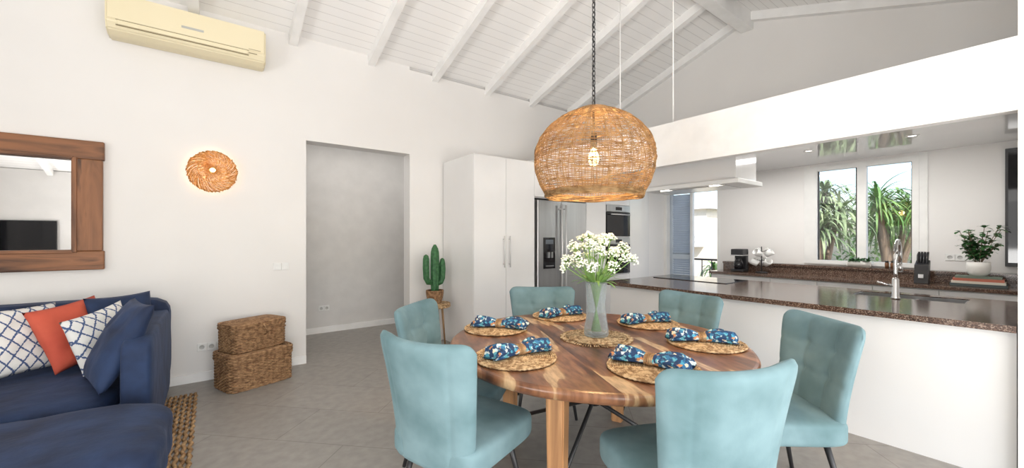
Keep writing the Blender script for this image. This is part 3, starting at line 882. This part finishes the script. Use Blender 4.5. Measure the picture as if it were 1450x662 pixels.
for i in range(90):
    a=2*pi*i/90+random.uniform(-.02,.02)
    sweep(bm,[(.19*cos(a),.19*sin(a),.006),((.225+random.uniform(0,.015))*cos(a+.05),(.225)*sin(a+.05),.004)],.004,4)
finish('fringed_centre_mat',bm,M_wickl,None,True,(TX+cmx,TY+cmy,.7605))
vs_=empty('flower_vase',(TX+cmx,TY+cmy,.777))
lathe('glass',[(0,0),(.072,0),(.078,.01),(.076,.04),(.064,.12),(.058,.20),(.062,.28),(.072,.345),(.068,.345),(.058,.28),(.054,.20),(.060,.12),(.071,.04),(.067,.018),(0,.018)],M_vase,vs_,48)
bms=bmesh.new(); bmf=bmesh.new(); bml=bmesh.new()
random.seed(21)
heads=[]
for i in range(34):
    az=i*2.399; rr=.235*sqrt((i+.5)/34)
    zt=.635-.75*rr*rr/.225*1.0+random.uniform(-.035,.03)
    base=(-.03*cos(az),-.03*sin(az),.03); mid=(.035*cos(az),.035*sin(az),.33)
    top_=(rr*cos(az),rr*sin(az),zt)
    pts=[base,mid,((mid[0]*.45+top_[0]*.55),(mid[1]*.45+top_[1]*.55),.33+(zt-.33)*.55),top_]
    sweep(bms,pts,.0028,5)
    heads.append((Vector(top_),Vector(top_)-Vector(pts[2])))
for hp,hd_ in heads:
    hd_.normalize()
    for q in range(36):
        d=Vector((random.gauss(0,1),random.gauss(0,1),random.gauss(0,1))).normalized()
        if d.dot(hd_)<-.2: d=-d
        p=hp+d*random.uniform(.022,.042)-hd_*.01
        sweep(bms,[hp-hd_*.02,p],.0008,3)
        m4=Matrix.Translation(p)@Matrix.Rotation(random.uniform(0,3),4,'Z')@Matrix.Diagonal((1,1,.7,1))
        bmesh.ops.create_icosphere(bmf,subdivisions=1,radius=random.uniform(.005,.0085),matrix=m4)
    if random.random()<.7:
        leaf(bml,hp-hd_*.09,random.uniform(0,6.28),random.uniform(.2,1),random.uniform(.06,.11),.02,1.2,5)
for i in range(30): leaf(bml,(0.04*cos(i*1.1),.04*sin(i*1.1),.33),i*1.1,random.uniform(.4,1.2),random.uniform(.12,.22),.022,1.1,6)
finish('stems',bms,M_stem,vs_,True); finish('blossoms',bmf,M_flower,vs_,True); finish('leaves',bml,M_stem,vs_,True)

# ------------------------------------------------------------------ dining chairs
def chair_back():
    bm=bmesh.new(); NU,NV=44,38; sheets=[]
    for sgn in (1,-1):
        g=[]
        for j in range(NV+1):
            row=[]; v=j/NV
            for i in range(NU+1):
                u=-1+2*i/NU
                u_=math.copysign(abs(u)**.85,u)
                hw=.232+.062*v**1.3
                x=u_*hw
                top=.950+.018*u_*u_-.05*abs(u_)**14
                z=.37+v*(top-.37)
                yc=-.225-.105*v**1.4+.075*abs(u_)**2.2*(.4+.6*v)
                e=(max(0,1-abs(u_)**8))**.5*(max(0,1-v**22))**.5
                th=.034*e+.004
                y=yc+sgn*th
                if sgn>0:
                    gl=0
                    for uu in (-.36,.36): gl+=.005*math.exp(-((u_-uu)/.035)**2)
                    for vv in (.50,.74): gl+=.006*math.exp(-((v-vv)/.022)**2)
                    for uu in (-.36,.36):
                        for vv in (.50,.74): gl+=.014*math.exp(-(((u_-uu)/.08)**2+((v-vv)/.05)**2))
                    gl-=.005*abs(cos(u_*pi*1.39))*e
                    y-=gl*e
                else:
                    for uu in (-.66,.66): y+=.007*math.exp(-((u_-uu)/.022)**2)*e
                row.append(bm.verts.new((x,y,z)))
            g.append(row)
        for j in range(NV):
            for i in range(NU): bm.faces.new([g[j][i],g[j][i+1],g[j+1][i+1],g[j+1][i]])
        sheets.append(g)
    F,B=sheets
    for j in range(NV):
        bm.faces.new([F[j][0],F[j+1][0],B[j+1][0],B[j][0]]); bm.faces.new([F[j][NU],B[j][NU],B[j+1][NU],F[j+1][NU]])
    for i in range(NU):
        bm.faces.new([F[NV][i],F[NV][i+1],B[NV][i+1],B[NV][i]]); bm.faces.new([F[0][i],B[0][i],B[0][i+1],F[0][i+1]])
    return bm
cmeshes=None
def chair(back_l,back_t,a_out):
    global cmeshes
    az=radians(37.05+a_out); o=(sin(az),cos(az))
    bx,by=cam2w(back_l,back_t)
    e=empty('dining_chair',(bx-o[0]*.325,by-o[1]*.325,0),pi-az)
    if cmeshes is None:
        b_=finish('backrest',chair_back(),M_teal,e,True)
        s_=superbox('seat',(0,.03,.425),(.268,.285,.068),M_teal,e,6,18,crown=.012)
        bm=bmesh.new()
        for sx in (-1,1):
            sweep(bm,[(sx*.17,.17,.37),(sx*.225,.245,0)],.013,8,radii=[.016,.011])
            sweep(bm,[(sx*.17,-.16,.37),(sx*.215,-.25,0)],.013,8,radii=[.016,.011])
            sweep(bm,[(sx*.17,.17,.365),(sx*.17,-.16,.365)],.012,8)
        l_=finish('legs',bm,M_black,e,True)
        bm=bmesh.new()
        pp_=[]
        for k in range(21):
            u=-1+2*k/20; pp_.append((u*.245,.303-.03*abs(u)**6,.43))
        sweep(bm,pp_,.003,5)
        p_=finish('piping',bm,M_teal,e,True)
        cmeshes=(b_.data,s_.data,l_.data,p_.data)
    else:
        link('backrest',cmeshes[0],e); link('seat',cmeshes[1],e,(0,.03,.425)); link('legs',cmeshes[2],e); link('piping',cmeshes[3],e)
    return e
chair(-.43,1.73,213)
chair(-.69,2.66,-78)
chair(.27,3.62,0)
chair(1.46,3.18,62)
chair(1.77,2.20,92)
chair(.79,1.35,167)

# ------------------------------------------------------------------ pendant lamp
pl=empty('rattan_pendant_lamp',(TX,TY,0))
def rad(v):
    pts_=[(0,.300),(.06,.312),(.15,.340),(.28,.364),(.42,.374),(.55,.368),(.68,.342),(.80,.292),(.90,.225),(.96,.165),(1,.105)]
    for (a,ra),(b,rb) in zip(pts_,pts_[1:]):
        if v<=b: 
            t=(v-a)/(b-a); return ra+(rb-ra)*t
    return .105
z0,z1=1.655,2.20
bm=bmesh.new()
random.seed(3)
NR=56
for k in range(NR):
    v=k/(NR-1)
    if .10<v<.9 and k%8 in (4,): continue
    ph=random.uniform(0,6); pts=[]
    n=72
    for i in range(n):
        a=2*pi*i/n
        vv=min(1,max(0,v+.006*sin(3*a+ph)+.004*sin(8*a+ph*2)))
        r=rad(vv)+.003*sin(i*pi/2*1.0+k*pi+.7)
        pts.append((r*cos(a),r*sin(a),z0+(z1-z0)*vv))
    sweep(bm,pts,random.uniform(.0016,.0030),4,True)
for k in range(7):
    r=rad(0)+.002; sweep(bm,[((r+.006*sin(i*.9+k))*cos(2*pi*i/72),(r+.006*sin(i*.9+k))*sin(2*pi*i/72),z0+k*.006+.003*sin(i*.55+k*2)) for i in range(72)],.005,5,True)
for k in range(110):
    a0=2*pi*k/110+random.uniform(-.012,.012); sk_=random.uniform(-.12,.12); pts=[]
    for i in range(22):
        v=i/21; r=rad(v)
        a=a0+sk_*v
        pts.append((r*cos(a),r*sin(a),z0+(z1-z0)*v))
    sweep(bm,pts,random.uniform(.0014,.0027),4)
for k in range(40):
    a0=random.uniform(0,6.28); pts=[]; v0=random.uniform(.05,.7); da=random.uniform(.3,.9)*random.choice((-1,1))
    for i in range(14):
        t=i/13; v=v0+.25*t; r=rad(min(1,v))+.004
        pts.append((r*cos(a0+da*t),r*sin(a0+da*t),z0+(z1-z0)*min(1,v)))
    sweep(bm,pts,.002,4)
for r in (.10,.085,.07,.055,.04,.025):
    sweep(bm,[(r*cos(2*pi*i/40),r*sin(2*pi*i/40),z1+.002) for i in range(40)],.007,5,True)
finish('woven_shade',bm,M_ratt,pl,True)
lathe('socket',[(0,2.06),(.02,2.06),(.022,2.0),(.018,1.96),(0,1.96)],M_black,pl,20)
tube('cord',[(0,0,2.06),(0,0,2.22)],.006,M_black,pl)
lathe('bulb',[(0,1.85),(.018,1.855),(.032,1.88),(.034,1.905),(.024,1.935),(.014,1.96),(0,1.96)],M_bulb,pl,20)
bm=bmesh.new()
zt=zc(TY)
z=2.20;i=0
while z<zt-.03:
    c=[]
    for k in range(12):
        a=2*pi*k/12; u=.011*cos(a); w_=.02*sin(a)
        c.append((u,0,z+.02+w_) if i%2==0 else (0,u,z+.02+w_))
    sweep(bm,c,.0032,5,True); z+=.031; i+=1
sweep(bm,[(.006*sin(k*.8),.006*cos(k*.8),2.2+(zt-2.2)*k/60) for k in range(61)],.003,5)
finish('chain',bm,M_black,pl,True)
lathe('ceiling_rose',[(0,zt-.06),(.05,zt-.06),(.055,zt-.03),(.055,zt-.02),(0,zt-.02)],M_black,pl,24)
lamp('pendant_bulb_light','POINT',(TX,TY,1.905),140,(1,.64,.30),.04)

# ------------------------------------------------------------------ exterior
box('ground_outside', -14, 30, -14, 30, -.25, -.12, M_ground)
nb=empty('neighbour_building')
box('block',13.0,17,6.6,12,-.12,2.35,M_ext,nb)
box('roof_edge',12.8,17,6.4,12,2.35,2.5,M_white,nb)
box('low_wall',10.6,10.75,5.3,8.5,-.12,.75,M_ext,nb)
oa=empty('outdoor_air_conditioner',(12.98,7.05,1.35))
box('case',-.3,-.001,-.38,.38,-.26,.26,M_plastic,oa,.01)
bm=bmesh.new()
for k in range(7):
    r=.03+k*.028; sweep(bm,[(-.31,-.08+r*cos(a),r*sin(a)) for a in [2*pi*i/28 for i in range(28)]],.005,4,True)
finish('fan_grille',bm,mat('grille_grey',(.3,.3,.3),.5),oa)
rl=empty('terrace_railing')
bm=bmesh.new()
for k in range(22):
    y=3.4+k*.2; sweep(bm,[(8.1,y,-.12),(8.1,y,.95)],.012,6)
for z in (.1,.95): sweep(bm,[(8.1,3.3,z),(8.1,7.8,z)],.02,8)
finish('bars',bm,M_black,rl,True)
random.seed(11)
def pandanus(loc,nheads,H,m,name,L=1.0,wd=.055,nl=70,spread=.6,dr=(1.3,2.4)):
    e=empty(name,loc); bt=bmesh.new(); bl=bmesh.new()
    for h in range(nheads):
        az=h*2*pi/nheads+random.uniform(-.4,.4); rr=random.uniform(.15,spread) if nheads>1 else 0
        hh=H*random.uniform(.7,1)
        top=(rr*cos(az),rr*sin(az),hh)
        sweep(bt,[(0,0,0),(rr*.4*cos(az),rr*.4*sin(az),hh*.5),top],.05,8,radii=[.09,.06,.05])
        for i in range(nl):
            leaf(bl,(top[0],top[1],top[2]-random.uniform(0,.3)),random.uniform(0,6.28),random.uniform(-.2,1.3),L*random.uniform(.6,1.05),wd,random.uniform(*dr),7)
    finish('trunks',bt,M_trunk,e,True); finish('leaves',bl,m,e,True)
pandanus((9.3,2.55,-.12),5,2.5,M_leafg,'pandanus_tree',.85,.045,100,.45)
pandanus((11.3,4.2,-.12),5,3.0,M_leafg,'pandanus_tree',1.0,.055,90)
pandanus((11.6,1.9,-.12),6,2.5,M_leafb,'palm_tree',.85,.04,110,.8)
pandanus((8.3,1.30,-.12),1,.85,M_leafb,'palm_bush',.75,.04,90)
pandanus((8.2,2.75,-.12),1,.6,M_leafb,'palm_bush',.7,.04,70)
pandanus((9.3,4.45,-.12),2,.9,M_leafb,'palm_bush',.6,.04,60,.3)
e=empty('garden_hedge',(14.5,2.2,-.12)); bl=bmesh.new()
for i in range(4600):
    a=random.uniform(0,6.28)
    leaf(bl,(random.uniform(-.6,.6),random.uniform(-3.4,3.0),random.uniform(0,2.5)+.4*sin(i)),a,random.uniform(-.3,1.2),random.uniform(.12,.25),.07,1,3)
finish('hedge_leaves',bl,M_leafb,e)

# ------------------------------------------------------------------ lights
wd=bpy.data.worlds.new('World'); S.world=wd; wd.use_nodes=True
nt=wd.node_tree; bg=nt.nodes['Background']
sky=nt.nodes.new('ShaderNodeTexSky'); sky.sky_type='NISHITA'; sky.sun_disc=False
sky.sun_elevation=radians(50); sky.sun_rotation=radians(200); sky.dust_density=2
nt.links.new(sky.outputs[0],bg.inputs[0]); bg.inputs[1].default_value=.42
sun=lamp('sun','SUN',(0,-5,10),6,(1,.95,.87)); sun.rotation_euler=(radians(48),0,radians(-52)); sun.data.angle=radians(1)
lamp('daylight_south','AREA',(.55,YS-.02,1.3),115,(1,.99,.975),5.3,(radians(90),0,0),2.2)
lamp('ceiling_fill','AREA',(.55,YS+.35,.55),105,(1,.985,.965),5.0,(radians(142),0,0),.9)  # added fill inside the south doors, aimed up to brighten the ceiling
lamp('daylight_west','AREA',(XW+.02,.3,1.3),60,(1,.99,.975),3.7,(0,radians(-90),0),2.1)
wb=lamp('gable_fill','AREA',(XW+.4,.3,.7),100,(1,.985,.965),.9,(0,radians(-124),0),3.6,radians(110))  # extra unseen fill from the west, added to lift the gable and ceiling
lamp('hall_fill','AREA',(2.0,5.65,2.88),12,(1,.97,.94),2.6,(0,0,0),.5)  # no fixture modelled; area light added to brighten the hallway
lamp('kitchen_light','AREA',(5.5,1.6,2.38),36,(1,.975,.94),.3,(0,0,0),2.0)

# ------------------------------------------------------------------ camera
cam=bpy.data.cameras.new('camera'); co=bpy.data.objects.new('camera',cam); COL.objects.link(co)
cam.sensor_width=36; cam.lens=563/1450*36; cam.shift_y=5/1450; cam.clip_start=.05
co.location=(0,0,1.4); co.rotation_euler=(radians(90),0,radians(-37.05))
S.camera=co
